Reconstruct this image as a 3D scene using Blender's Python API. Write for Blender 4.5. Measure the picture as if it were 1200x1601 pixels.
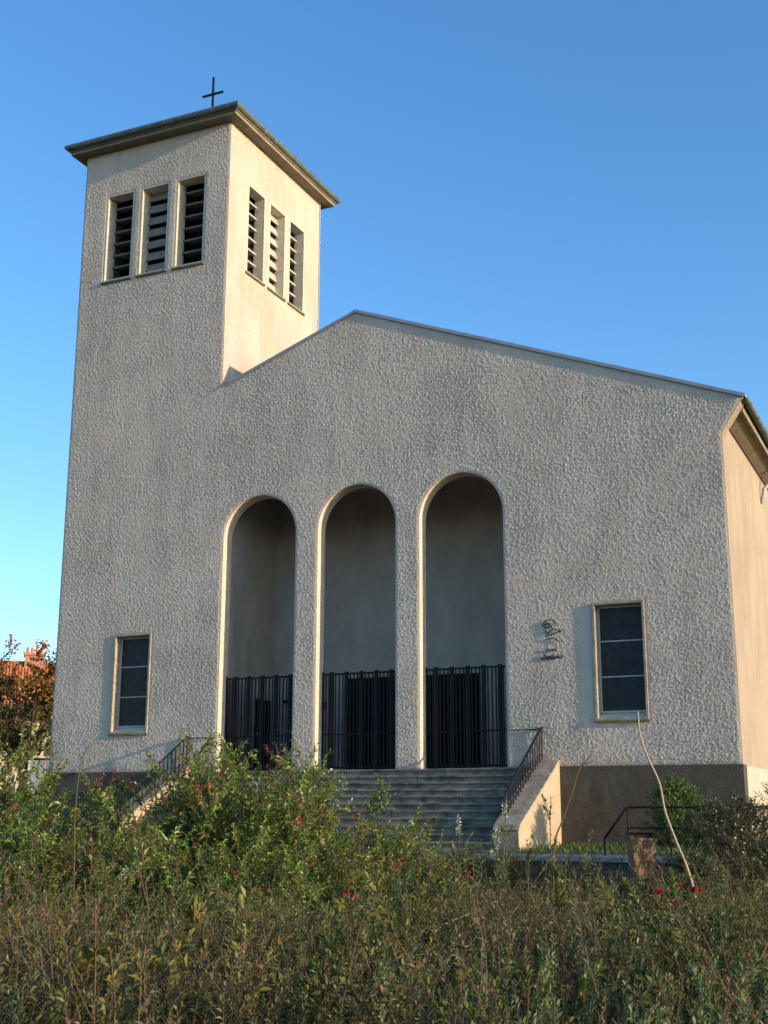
import bpy, math, random
import numpy as np
from mathutils import Vector, Matrix
from mathutils.geometry import tessellate_polygon

for o in list(bpy.data.objects): bpy.data.objects.remove(o)
scene = bpy.context.scene
COL = scene.collection
R = math.radians

# ------------------------------------------------------------------ camera
CAM = Vector((22.378, -27.353, -1.0068))
YAW, PITCH, ROLL = -0.430689, 0.235424, 0.002875
fw = Vector((math.sin(YAW)*math.cos(PITCH), math.cos(YAW)*math.cos(PITCH), math.sin(PITCH)))
rt = Vector((math.cos(YAW), -math.sin(YAW), 0))
up = rt.cross(fw)
rt2 = rt*math.cos(ROLL) + up*math.sin(ROLL)
up2 = -rt*math.sin(ROLL) + up*math.cos(ROLL)
cd = bpy.data.cameras.new('camera'); cam = bpy.data.objects.new('camera', cd); COL.objects.link(cam)
cd.sensor_fit = 'HORIZONTAL'; cd.sensor_width = 36.0; cd.lens = 36.0*1964.34/1200.0
cd.clip_start = 0.1; cd.clip_end = 3000
M = Matrix((rt2, up2, -fw)).transposed().to_4x4(); M.translation = CAM
cam.matrix_world = M
scene.camera = cam

# ------------------------------------------------------------------ light
SUN = Vector((11.2, -1.0, 2.3)).normalized()          # towards the sun
world = bpy.data.worlds.new('World'); scene.world = world; world.use_nodes = True
wn = world.node_tree.nodes; wl = world.node_tree.links; wn.clear()
wo = wn.new('ShaderNodeOutputWorld'); bg = wn.new('ShaderNodeBackground'); sky = wn.new('ShaderNodeTexSky')
sky.sky_type = 'NISHITA'; sky.sun_disc = False
sky.sun_elevation = math.asin(SUN.z); sky.sun_rotation = math.atan2(SUN.x, SUN.y)
sky.air_density = 1.0; sky.dust_density = 0.7; sky.ozone_density = 3.0; sky.altitude = 0
hs = wn.new('ShaderNodeHueSaturation'); hs.inputs['Saturation'].default_value = 1.17; hs.inputs['Hue'].default_value = .503
wl.new(sky.outputs[0], hs.inputs['Color']); wl.new(hs.outputs[0], bg.inputs[0]); wl.new(bg.outputs[0], wo.inputs[0])
bg.inputs[1].default_value = 0.15
sd = bpy.data.lights.new('sun', 'SUN'); sun = bpy.data.objects.new('sun', sd); COL.objects.link(sun)
sd.energy = 3.05; sd.angle = R(0.53); sd.color = (1.0, 0.75, 0.51)
sun.rotation_euler = (-SUN).to_track_quat('-Z', 'Y').to_euler()
sun.location = (40, -20, 30)
vs = scene.view_settings
vs.view_transform = 'Standard'; vs.look = 'None'; vs.gamma = 1.0; vs.exposure = 1.17; vs.use_curve_mapping = False

# ------------------------------------------------------------------ helpers
def tag(o, label=None, cat=None, group=None, kind=None):
    if label: o['label'] = label
    if cat: o['category'] = cat
    if group: o['group'] = group
    if kind: o['kind'] = kind
    return o
def empty(name, loc=(0, 0, 0), rz=0.0, **k):
    o = bpy.data.objects.new(name, None); COL.objects.link(o)
    o.location = loc; o.rotation_euler = (0, 0, rz); o.empty_display_size = 0.2
    return tag(o, **k)
def wloc(p):
    v = Vector((0, 0, 0))
    while p is not None:
        v += Vector(p.location); p = p.parent
    return v
def link(name, me, mat, parent=None, local=False, bevel=0):
    o = bpy.data.objects.new(name, me); COL.objects.link(o)
    if mat is not None and not me.materials: me.materials.append(mat)
    if parent is not None:
        o.parent = parent
        if not local: o.location = -wloc(parent)
    if bevel:
        b = o.modifiers.new('bevel', 'BEVEL'); b.width = bevel; b.segments = 2; b.limit_method = 'ANGLE'; b.angle_limit = R(40)
    return o
class MB:
    def __init__(s): s.v = []; s.f = []
    def add(s, vs_, fs):
        n = len(s.v); s.v += [tuple(p) for p in vs_]; s.f += [tuple(i+n for i in f) for f in fs]; return s
    def box(s, x0, x1, y0, y1, z0, z1):
        return s.add([(x0,y0,z0),(x1,y0,z0),(x1,y1,z0),(x0,y1,z0),(x0,y0,z1),(x1,y0,z1),(x1,y1,z1),(x0,y1,z1)],
                     [(0,3,2,1),(4,5,6,7),(0,1,5,4),(1,2,6,5),(2,3,7,6),(3,0,4,7)])
    def hexa(s, a, b):                      # bottom quad a, top quad b
        return s.add(list(a)+list(b), [(0,3,2,1),(4,5,6,7),(0,1,5,4),(1,2,6,5),(2,3,7,6),(3,0,4,7)])
    def bar(s, p, q, w, h=None, upv=(0, 0, 1)):
        p = Vector(p); q = Vector(q); d = (q-p).normalized(); u = Vector(upv)
        if abs(d.dot(u)) > .99: u = Vector((0, 1, 0))
        a = d.cross(u).normalized()*(w/2); b = a.cross(d).normalized()*((h or w)/2)
        return s.hexa([p-a-b, p+a-b, p+a+b, p-a+b], [q-a-b, q+a-b, q+a+b, q-a+b])
    def tube(s, pts, rad, n=6, cap=True):
        pts = [Vector(p) for p in pts]; m = len(pts)
        if not hasattr(rad, '__len__'): rad = [rad]*m
        ref = Vector((0.31, 0.17, 0.93)); vs_ = []
        for i, p in enumerate(pts):
            d = (pts[min(i+1, m-1)] - pts[max(i-1, 0)]).normalized()
            if abs(d.dot(ref)) > .97: ref = Vector((1, 0, 0))
            a = d.cross(ref).normalized(); b = d.cross(a)
            for k in range(n):
                t = 2*math.pi*k/n; vs_.append(p + (a*math.cos(t) + b*math.sin(t))*rad[i])
        fs = [(i*n+k, i*n+(k+1) % n, (i+1)*n+(k+1) % n, (i+1)*n+k) for i in range(m-1) for k in range(n)]
        if cap: fs += [tuple(range(n))[::-1], tuple(range((m-1)*n, m*n))]
        return s.add(vs_, fs)
    def prism(s, loops, to3, d0, d1):       # polygon with holes in (u,v), depth d0..d1 through to3(u,v,d)
        flat = [Vector((p[0], p[1], 0)) for L in loops for p in L]
        tris = tessellate_polygon([[Vector((p[0], p[1], 0)) for p in L] for L in loops])
        n = len(flat)
        vs_ = [to3(p.x, p.y, d0) for p in flat] + [to3(p.x, p.y, d1) for p in flat]
        fs = []
        for a, b, c in tris:
            fs += [(a, b, c), (c+n, b+n, a+n)]
        k = 0
        for L in loops:
            m = len(L)
            for i in range(m):
                a, b = k+i, k+(i+1) % m; fs.append((a, b, b+n, a+n))
            k += m
        return s.add(vs_, fs)
    def mesh(s, name, recalc=True, smooth=False):
        import bmesh
        me = bpy.data.meshes.new(name); me.from_pydata(s.v, [], s.f); me.update()
        if recalc:
            bm = bmesh.new(); bm.from_mesh(me); bmesh.ops.recalc_face_normals(bm, faces=bm.faces); bm.to_mesh(me); bm.free()
        if smooth: me.polygons.foreach_set('use_smooth', [True]*len(me.polygons))
        return me
    def build(s, name, mat, parent=None, bevel=0, local=False, smooth=False):
        return link(name, s.mesh(name, True, smooth), mat, parent, local, bevel)

# ------------------------------------------------------------------ materials
class Mat:
    def __init__(s, name, color=(.5, .5, .5), rough=.7, spec=.3, metal=0.0):
        s.m = bpy.data.materials.new(name); s.m.use_nodes = True
        s.n = s.m.node_tree.nodes; s.l = s.m.node_tree.links
        s.b = s.n['Principled BSDF']; s.out = s.n['Material Output']
        s.b.inputs['Base Color'].default_value = (*color, 1); s.b.inputs['Roughness'].default_value = rough
        s.b.inputs['Specular IOR Level'].default_value = spec; s.b.inputs['Metallic'].default_value = metal
        s.co = s.n.new('ShaderNodeTexCoord').outputs['Object']
    def mapping(s, sc=(1, 1, 1), rot=(0, 0, 0), src=None):
        m = s.n.new('ShaderNodeMapping'); m.inputs['Scale'].default_value = sc; m.inputs['Rotation'].default_value = rot
        s.l.new(src or s.co, m.inputs['Vector']); return m.outputs[0]
    def noise(s, scale, detail=4, rough=.55, vec=None, dist=0.0):
        t = s.n.new('ShaderNodeTexNoise'); t.inputs['Scale'].default_value = scale; t.inputs['Detail'].default_value = detail
        t.inputs['Roughness'].default_value = rough; t.inputs['Distortion'].default_value = dist
        s.l.new(vec or s.co, t.inputs['Vector']); return t.outputs['Fac']
    def voro(s, scale, vec=None, feature='F1'):
        t = s.n.new('ShaderNodeTexVoronoi'); t.feature = feature; t.inputs['Scale'].default_value = scale
        s.l.new(vec or s.co, t.inputs['Vector']); return t.outputs['Distance']
    def ramp(s, fac, stops):
        r = s.n.new('ShaderNodeValToRGB'); e = r.color_ramp.elements
        while len(e) < len(stops): e.new(.5)
        for i, (p, c) in enumerate(stops):
            e[i].position = p; e[i].color = (*c, 1) if hasattr(c, '__len__') else (c, c, c, 1)
        s.l.new(fac, r.inputs[0]); return r.outputs[0]
    def math(s, op, a, b):
        m = s.n.new('ShaderNodeMath'); m.operation = op
        for i, x in enumerate((a, b)):
            if isinstance(x, (int, float)): m.inputs[i].default_value = x
            else: s.l.new(x, m.inputs[i])
        return m.outputs[0]
    def mix(s, fac, a, b, mode='MIX'):
        m = s.n.new('ShaderNodeMix'); m.data_type = 'RGBA'; m.blend_type = mode
        for i, x in ((0, fac), (6, a), (7, b)):
            if isinstance(x, (int, float)): m.inputs[i].default_value = x
            elif hasattr(x, 'node'): s.l.new(x, m.inputs[i])
            else: m.inputs[i].default_value = (*x, 1)
        return m.outputs[2]
    def color(s, c): s.l.new(c, s.b.inputs['Base Color']); return s
    def bump(s, h, dist, strength=1.0):
        b = s.n.new('ShaderNodeBump'); b.inputs['Distance'].default_value = dist; b.inputs['Strength'].default_value = strength
        s.l.new(h, b.inputs['Height']); s.l.new(b.outputs[0], s.b.inputs['Normal']); return s
    def sepz(s):
        x = s.n.new('ShaderNodeSeparateXYZ'); s.l.new(s.co, x.inputs[0]); return x.outputs
def attr_var(name, c0, c1, scale, rough=.7, bump=0.0, detail=5, spec=.3, metal=0.0):
    m = Mat(name, c0, rough, spec, metal)
    f = m.noise(scale, detail, .6)
    m.color(m.ramp(f, [(.3, c0), (.7, c1)]))
    if bump: m.bump(m.noise(scale*6, 4, .6), bump)
    return m

def roughcast(name, light, dark, amp, stain=True):
    m = Mat(name, light, .92, .1)
    w = m.n.new('ShaderNodeTexNoise'); w.inputs['Scale'].default_value = 9.0; w.inputs['Detail'].default_value = 3
    m.l.new(m.co, w.inputs['Vector'])
    add = m.n.new('ShaderNodeVectorMath'); add.operation = 'MULTIPLY_ADD'
    m.l.new(w.outputs['Color'], add.inputs[0]); add.inputs[1].default_value = (.10, .10, .10); m.l.new(m.co, add.inputs[2])
    v1 = m.mapping((1.15, 1.0, .72), (0, R(32), 0), add.outputs[0])
    v2 = m.mapping((.8, 1.0, 1.1), (0, R(-25), 0), add.outputs[0])
    a = m.voro(26, v1); b = m.noise(32, 6, .74, v2); c = m.noise(90, 3, .7, v1)
    h = m.math('ADD', m.math('MULTIPLY', m.math('SUBTRACT', 1.0, a), .35), m.math('MULTIPLY', b, 1.25))
    h = m.math('ADD', h, m.math('MULTIPLY', c, .35))
    m.bump(h, amp)
    big = m.noise(.55, 6, .62)
    st = m.noise(1.6, 6, .6, m.mapping((1, 1, .18)))
    c0 = m.ramp(m.math('MULTIPLY', m.math('ADD', big, st), .5), [(.40, dark), (.56, light)])
    c1 = m.mix(m.ramp(c, [(.35, 0.0), (.75, .35)]), c0, tuple(x*.72 for x in dark))
    if stain:                                # splash-back dirt low on the wall, rusty
        z = m.sepz()[2]
        low = m.ramp(m.math('ADD', m.math('MULTIPLY', z, 1.9), m.math('MULTIPLY', m.noise(3, 5, .65), 1.0)), [(.45, .45), (1.15, 0.0)])
        c1 = m.mix(low, c1, (.40, .31, .24))
    streak = m.ramp(m.math('MULTIPLY', m.noise(4.5, 5, .65, m.mapping((1, 1, .07))), m.noise(.9, 4, .6)), [(.25, 0.0), (.42, .32)])
    c1 = m.mix(streak, c1, tuple(x*.62 for x in dark))
    m.color(c1)
    return m.m
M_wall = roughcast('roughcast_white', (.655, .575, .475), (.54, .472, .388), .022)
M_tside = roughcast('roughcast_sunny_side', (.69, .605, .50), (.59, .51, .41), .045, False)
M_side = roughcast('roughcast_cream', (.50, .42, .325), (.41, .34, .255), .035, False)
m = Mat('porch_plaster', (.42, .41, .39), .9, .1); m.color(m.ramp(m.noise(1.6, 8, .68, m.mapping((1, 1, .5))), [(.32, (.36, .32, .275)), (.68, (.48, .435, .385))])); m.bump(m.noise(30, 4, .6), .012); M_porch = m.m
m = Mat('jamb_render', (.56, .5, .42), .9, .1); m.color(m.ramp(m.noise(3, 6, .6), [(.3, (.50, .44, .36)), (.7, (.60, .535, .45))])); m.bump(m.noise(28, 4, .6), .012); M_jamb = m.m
m = Mat('cast_concrete', (.55, .52, .43), .85, .2)
m.color(m.mix(m.ramp(m.noise(9, 6, .7), [(.5, 0.0), (.72, .7)]), m.ramp(m.noise(2.5, 5, .6), [(.3, (.50, .46, .36)), (.7, (.62, .58, .47))]), (.24, .21, .14)))
m.bump(m.noise(60, 3, .6), .004); M_conc = m.m
m = Mat('mossy_sill', (.4, .36, .26), .95, .1); m.color(m.ramp(m.noise(14, 6, .7), [(.35, (.06, .06, .028)), (.5, (.16, .14, .07)), (.7, (.30, .27, .19))])); m.bump(m.noise(40, 4, .7), .012); M_sill = m.m
m = Mat('weathered_frame', (.3, .26, .2), .9, .15)
m.color(m.mix(m.ramp(m.noise(11, 6, .7), [(.45, 0.0), (.7, .8)]), m.ramp(m.noise(2.5, 5, .6), [(.3, (.31, .27, .20)), (.7, (.43, .385, .30))]), (.13, .11, .075)))
m.bump(m.noise(50, 3, .6), .006); M_frame = m.m
M_slat = attr_var('louvre_concrete_shaded', (.13, .127, .115), (.19, .185, .16), 5, .9, .004).m  # shade of the front slats put into the concrete colour
M_slatl = attr_var('louvre_concrete_sunlit', (.30, .295, .265), (.42, .40, .34), 5, .9, .004).m  # same concrete, lightened for the sunlit side slats
M_slatm = attr_var('louvre_concrete_half_shaded', (.19, .19, .18), (.26, .26, .24), 5, .9, .004).m  # same concrete, toned between for the half-shaded front middle slats
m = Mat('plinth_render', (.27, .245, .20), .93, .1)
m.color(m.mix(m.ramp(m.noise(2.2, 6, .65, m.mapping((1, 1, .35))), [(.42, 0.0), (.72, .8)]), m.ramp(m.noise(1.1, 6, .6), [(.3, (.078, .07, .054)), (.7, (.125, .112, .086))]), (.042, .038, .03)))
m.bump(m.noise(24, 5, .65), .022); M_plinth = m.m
M_plinth2 = attr_var('plinth_render_pale', (.36, .32, .25), (.46, .42, .34), 1.3, .9, .012).m
M_iron = attr_var('black_iron', (.007, .008, .010), (.012, .013, .016), 9, .55, .001, spec=.2).m
M_door = attr_var('dark_door', (.006, .006, .007), (.012, .011, .010), 6, .8, spec=.1).m
M_zinc = attr_var('zinc', (.22, .24, .27), (.32, .345, .38), 4, .5, .0, spec=.5).m
M_patina = attr_var('patinated_metal', (.055, .075, .066), (.12, .15, .13), 5, .55, .002, spec=.45).m
M_soffit = attr_var('soffit_concrete', (.17, .145, .095), (.25, .215, .145), 2.5, .9, .006).m
m = Mat('window_glass', (.016, .019, .024), .4, .22); m.color(m.ramp(m.noise(6, 4, .6), [(.3, (.012, .015, .019)), (.7, (.030, .034, .040))])); m.bump(m.noise(9, 2, .5), .004); M_glass = m.m
M_steel = attr_var('painted_steel', (.33, .36, .38), (.45, .47, .48), 20, .5).m
m = Mat('step_stone', (.3, .3, .28), .9, .2)
m.color(m.mix(m.ramp(m.noise(3.2, 7, .72), [(.42, 0.0), (.66, .85)]), m.ramp(m.noise(1.5, 5, .6), [(.3, (.17, .16, .135)), (.7, (.27, .25, .21))]), (.045, .042, .034)))
m.bump(m.noise(30, 5, .65), .012); M_step = m.m
M_cheek = attr_var('cheek_render', (.33, .275, .19), (.43, .36, .26), 1.5, .9, .008).m
m = Mat('cheek_cap', (.4, .37, .31), .9, .15); m.color(m.ramp(m.noise(5, 6, .68), [(.3, (.13, .115, .09)), (.65, (.32, .285, .23))])); m.bump(m.noise(40, 4, .6), .006); M_cap = m.m
m = Mat('soil', (.06, .045, .03), 1, .1); m.color(m.ramp(m.noise(2.5, 8, .7), [(.3, (.035, .026, .017)), (.6, (.075, .058, .036)), (.75, (.06, .07, .028))])); m.bump(m.noise(14, 6, .7), .05); M_soil = m.m
m = Mat('paving', (.3, .29, .27), .9, .2); m.color(m.ramp(m.noise(3, 7, .68), [(.3, (.15, .145, .13)), (.7, (.36, .35, .325))])); m.bump(m.noise(40, 4, .6), .006); M_pave = m.m
m = Mat('bin_brown', (.22, .12, .045), .5, .4)
wv = m.n.new('ShaderNodeTexWave'); wv.bands_direction = 'X'; wv.inputs['Scale'].default_value = 14; m.l.new(m.co, wv.inputs['Vector'])
m.color(m.mix(m.ramp(m.noise(8, 6, .65), [(.35, 0.0), (.75, .5)]), (.19, .11, .048), (.11, .075, .042))); m.bump(wv.outputs['Fac'], .004); M_bin = m.m
M_bin2 = attr_var('bin_rim_brown', (.06, .035, .02), (.09, .05, .028), 8, .5).m

def leafmat(name, trans=.3, rough=.5, spec=.35):
    m = Mat(name, (.07, .1, .03), rough, spec)
    a = m.n.new('ShaderNodeAttribute'); a.attribute_name = 'tint'
    oi = m.n.new('ShaderNodeObjectInfo')
    h = m.n.new('ShaderNodeHueSaturation')
    m.l.new(m.math('ADD', m.math('MULTIPLY', oi.outputs['Random'], .03), .485), h.inputs['Hue'])
    m.l.new(m.math('ADD', m.math('MULTIPLY', oi.outputs['Random'], .3), .85), h.inputs['Value'])
    m.l.new(a.outputs['Color'], h.inputs['Color']); c = h.outputs[0]
    m.color(c)
    t = m.n.new('ShaderNodeBsdfTranslucent')
    t2 = m.mix(1.0, c, (1.25, 1.25, .7), 'MULTIPLY'); m.l.new(t2, t.inputs['Color'])
    mx = m.n.new('ShaderNodeMixShader'); mx.inputs[0].default_value = trans
    m.l.new(m.b.outputs[0], mx.inputs[1]); m.l.new(t.outputs[0], mx.inputs[2]); m.l.new(mx.outputs[0], m.out.inputs['Surface'])
    return m.m
M_leaf = leafmat('leaf'); M_gloss = leafmat('glossy_leaf', .25, .36, .5); M_petal = leafmat('petal', .35, .6, .2)
M_twig = attr_var('reddish_bark', (.075, .042, .026), (.13, .08, .05), 12, .8).m
M_bark = attr_var('grey_brown_bark', (.05, .04, .03), (.10, .08, .06), 9, .9, .004).m
M_cane = attr_var('pale_dead_cane', (.30, .235, .15), (.42, .34, .23), 14, .7, .003).m

# ================================================================== SETTING
def ground():
    n = 90
    xs = np.concatenate([np.linspace(-600, -40, 12), np.linspace(-36, 56, n), np.linspace(60, 600, 12)])
    ys = np.concatenate([np.linspace(-600, -46, 12), np.linspace(-44, 40, n), np.linspace(46, 900, 14)])
    rng = np.random.default_rng(3); v = []; f = []
    for y in ys:
        base = -2.06 if y > -4 else (-2.06 - .44*min(1, (-4-y)/8))
        for x in xs:
            v.append((x, y, base + (rng.normal(0, .02) if -30 < y < -6 else 0)))
    w = len(xs)
    for j in range(len(ys)-1):
        for i in range(w-1): f.append((j*w+i, j*w+i+1, (j+1)*w+i+1, (j+1)*w+i))
    mb = MB(); mb.v = v; mb.f = f
    tag(mb.build('ground', M_soil), kind='structure', label='bare brown garden soil under the shrubs')
ground()
mb = MB(); mb.box(14.1, 44, -5.75, 0.6, -2.3, -1.72)
terrace = tag(mb.build('terrace', M_soil), kind='structure')
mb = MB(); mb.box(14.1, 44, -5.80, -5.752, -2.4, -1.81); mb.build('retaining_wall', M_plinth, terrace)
path = empty('path', (16, -5.3, -1.72)); tag(path, kind='structure')
random.seed(5)
for i in range(12):
    x = 14.12 + i*.93; w = .915
    mb = MB(); mb.box(x, x+w, -5.85+random.uniform(-.012, .012), -4.75, -1.80, -1.705+random.uniform(-.006, .006))
    mb.build('paving_slab', M_pave, path, bevel=.012)
fpath = empty('forecourt', (9, -5, -2.05)); tag(fpath, kind='structure')
for i in range(10):
    for j in range(2):
        x = 4.0 + i*1.0; mb = MB(); mb.box(x, x+.985, -4.9-j*1.0, -3.92-j*1.0, -2.12, -2.02+random.uniform(-.006, .006))
        mb.build('paving_slab', M_pave, fpath, bevel=.012)

# ================================================================== CHURCH
church = empty('church', (9.05, 0, -2.0), label='white roughcast church with square bell tower and three-arched porch', cat='church')
AC = [6.28, 9.05, 11.82]; AR = 1.07; AZ = 5.93; TH = .39
EDGE_L, EDGE_R = 0.0, 18.05
SL = .378; PKX, PKZ = 9.0, 11.62
def rake(x): return PKZ - SL*abs(x-PKX)
def arch_pts(c, r, n=28, left_first=True):
    return [(c - r*math.cos(math.pi*i/n), AZ + r*math.sin(math.pi*i/n)) for i in range(n+1)]
LW = [(1.03, 1.99), (2.27, 3.22), (3.48, 4.43)]      # louvre openings of the side (Y)
FW = [(.84, 1.79), (2.05, 3.00), (3.27, 4.23)]       # louvre openings of the front (X)
LZ0, LZ1 = 13.92, 16.64
WIN = [(1.945, 3.095), (14.975, 16.125)]; WZ0, WZ1 = 1.0, 3.59
TX, TY, TZ = 5.02, 5.46, 18.06
out = [(EDGE_L, 0.0)]
for c in AC: out += [(c-AR, 0.0)] + arch_pts(c, AR) + [(c+AR, 0.0)]
out += [(EDGE_R, 0.0), (EDGE_R, 7.22), (18.12, 7.36), (18.30, 7.62), (18.50, 7.92), (18.55, rake(18.55)-.03), (PKX, PKZ), (TX, rake(TX)), (TX, TZ), (EDGE_L, TZ)]
o2 = []
for p in out:
    if not o2 or (abs(p[0]-o2[-1][0]) + abs(p[1]-o2[-1][1])) > 1e-6: o2.append(p)
rect = lambda a, b, c, d: [(a, c), (b, c), (b, d), (a, d)]
holes = [rect(a, b, WZ0, WZ1) for a, b in WIN] + [rect(a, b, LZ0, LZ1) for a, b in FW]
mb = MB(); mb.prism([o2]+holes, lambda u, v, d: (u, d, v), 0.0, TH)
front = mb.build('front_wall', M_wall, church)
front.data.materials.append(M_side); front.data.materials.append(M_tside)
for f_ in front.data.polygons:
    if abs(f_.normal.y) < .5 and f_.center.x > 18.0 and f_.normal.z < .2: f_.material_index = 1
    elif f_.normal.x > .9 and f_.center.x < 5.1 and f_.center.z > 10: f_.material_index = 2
# thrown roughcast coat: real relief over the flat wall, thinning out to nothing at every edge and opening
def roughcast_coat():
    h = .0195; nx, nz = int(18.6/h), int(18.1/h); r = np.random.default_rng(8)
    fx = np.fft.fftfreq(nx, h)[:, None]; fz = np.fft.fftfreq(nz, h)[None, :]
    def band(f0, bw, th, an):
        c, s_ = math.cos(th), math.sin(th); u = (fx*c+fz*s_)*an; v = (-fx*s_+fz*c)/an; f = np.sqrt(u*u+v*v)
        n = np.fft.ifft2(np.fft.fft2(r.normal(size=(nx, nz)))*np.exp(-((f-f0)/bw)**2)).real; return n/n.std()
    def low(f0):
        f = np.sqrt(fx*fx+fz*fz); n = np.fft.ifft2(np.fft.fft2(r.normal(size=(nx, nz)))*np.exp(-(f/f0)**2)).real; return n/n.std()
    w = 1/(1+np.exp(-2*low(1.2)))
    n1 = band(14, 8, R(35), 1.3)*w + band(14, 8, R(-40), 1.3)*(1-w); n1 /= n1.std()
    hgt = .0036*n1*(.9+.16*low(.45).clip(-1.6, 1.6)) + .0013*band(22, 6, R(20), 1.2) + .0010*band(6, 2.5, R(-60), 1.2) + .0006*low(1.2)
    hgt = np.where(hgt > 0, hgt, hgt*.55) + .010
    X = (np.arange(nx)*h)[:, None]+0*fz; Z = (np.arange(nz)*h)[None, :]+0*fx
    # distance to the nearest edge (inside positive)
    d = np.minimum(X-EDGE_L, Z+.0)
    body = np.minimum(np.minimum(EDGE_R-X + np.clip((Z-7.25)*.62, 0, .5), 9e9), (PKZ-SL*np.abs(X-PKX)-Z)*.935)
    tow = np.minimum(TX-X, TZ-Z)
    d = np.minimum(d, np.maximum(body, tow))
    for a, b, c, e in [(a, b, WZ0, WZ1) for a, b in WIN]+[(a, b, LZ0-.08, LZ1) for a, b in FW]:
        d = np.minimum(d, np.maximum.reduce([a-X, X-b, c-Z, Z-e]))
    for c in AC:
        q = np.where(Z > AZ, np.hypot(X-c, Z-AZ)-AR, np.abs(X-c)-AR); d = np.minimum(d, q)
    fade = np.clip((d-.004)/.05, 0, 1); Y = -(.0025+hgt*fade)
    ok = d > .004; cell = ok[:-1, :-1] & ok[1:, :-1] & ok[1:, 1:] & ok[:-1, 1:]
    idx = np.full((nx, nz), -1); used_ = np.zeros((nx, nz), bool)
    for di in (0, 1):
        for dj in (0, 1): used_[di:nx-1+di, dj:nz-1+dj] |= cell
    idx[used_] = np.arange(used_.sum())
    V = np.stack([X[used_], Y[used_], Z[used_]], 1)
    i, j = np.nonzero(cell); F = np.stack([idx[i, j], idx[i+1, j], idx[i+1, j+1], idx[i, j+1]], 1).astype(np.int32)
    me = bpy.data.meshes.new('roughcast_coat'); me.vertices.add(len(V)); me.vertices.foreach_set('co', V.reshape(-1))
    me.loops.add(F.size); me.loops.foreach_set('vertex_index', F.reshape(-1)); me.polygons.add(len(F))
    me.polygons.foreach_set('loop_start', np.arange(0, F.size, 4, dtype=np.int32)); me.polygons.foreach_set('loop_total', np.full(len(F), 4, np.int32))
    me.update(calc_edges=True); me.polygons.foreach_set('use_smooth', np.ones(len(F), bool))
    return link('roughcast_coat', me, M_wall, church)
roughcast_coat()
# tower side, left and rear walls
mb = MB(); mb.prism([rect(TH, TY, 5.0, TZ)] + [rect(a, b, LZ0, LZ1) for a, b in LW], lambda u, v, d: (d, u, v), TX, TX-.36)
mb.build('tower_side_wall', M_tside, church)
mb = MB(); mb.box(0, .36, TH, TY, -2.06, TZ); mb.build('tower_left_wall', M_wall, church)
mb = MB(); mb.box(.36, TX-.36, TY-.36, TY, -2.06, TZ); mb.build('tower_rear_wall', M_wall, church)
mb = MB(); mb.box(.36, TX-.36, TH, TY-.36, 13.2, 13.4); mb.build('belfry_floor', M_slat, church)
# arch linings: smooth plaster 3 mm proud of the opening
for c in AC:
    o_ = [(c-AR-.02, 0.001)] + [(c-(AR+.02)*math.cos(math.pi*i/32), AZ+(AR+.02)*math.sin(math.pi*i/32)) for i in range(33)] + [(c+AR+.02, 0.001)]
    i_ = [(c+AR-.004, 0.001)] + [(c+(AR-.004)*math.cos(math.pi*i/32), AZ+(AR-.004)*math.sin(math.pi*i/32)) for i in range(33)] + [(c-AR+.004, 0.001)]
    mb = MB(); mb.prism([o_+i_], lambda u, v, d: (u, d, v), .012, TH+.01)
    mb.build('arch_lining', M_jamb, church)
# porch
PY = 3.0
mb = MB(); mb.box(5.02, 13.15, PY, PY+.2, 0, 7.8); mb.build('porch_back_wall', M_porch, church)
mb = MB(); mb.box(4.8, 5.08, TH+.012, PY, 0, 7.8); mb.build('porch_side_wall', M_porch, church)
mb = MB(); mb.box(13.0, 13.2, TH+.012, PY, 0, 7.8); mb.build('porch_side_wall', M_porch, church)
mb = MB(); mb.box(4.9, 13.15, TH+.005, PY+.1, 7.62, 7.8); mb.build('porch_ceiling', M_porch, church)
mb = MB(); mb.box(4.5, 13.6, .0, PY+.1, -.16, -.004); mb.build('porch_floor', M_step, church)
dr = empty('door', (9.25, PY, 0)); dr.parent = church; dr.location = Vector((9.25, PY, 0)) - Vector(church.location)
mb = MB(); mb.box(7.45, 11.05, PY-.06, PY+.02, 0, 2.42); mb.box(7.38, 7.45, PY-.1, PY+.02, 0, 2.50); mb.box(11.05, 11.12, PY-.1, PY+.02, 0, 2.50); mb.box(7.45, 11.05, PY-.1, PY+.02, 2.42, 2.5)
mb.build('door_frame', M_door, dr)
for i in range(12):
    x = 7.46 + i*.2985; mb = MB(); mb.box(x, x+.285, PY-.085, PY-.05, .02, 2.41); mb.build('plank', M_door, dr)
mb = MB(); mb.box(9.16, 9.19, PY-.14, PY-.08, .95, 1.15); mb.build('handle', M_steel, dr)
dr = empty('side_door'); dr.parent = church; dr.location = Vector((5.08, 2.3, 0)) - Vector(church.location)
mb = MB(); mb.box(5.07, 5.11, 2.05, 2.85, 0, 1.98); mb.build('door_leaf', M_door, dr)
mb = MB(); mb.box(5.11, 5.16, 2.12, 2.16, .95, 1.1); mb.build('handle', M_steel, dr)
mb = MB(); mb.box(5.45, 5.85, PY-.10, PY, 1.93, 2.0); mb.build('wall_lamp', M_iron, church)
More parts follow.
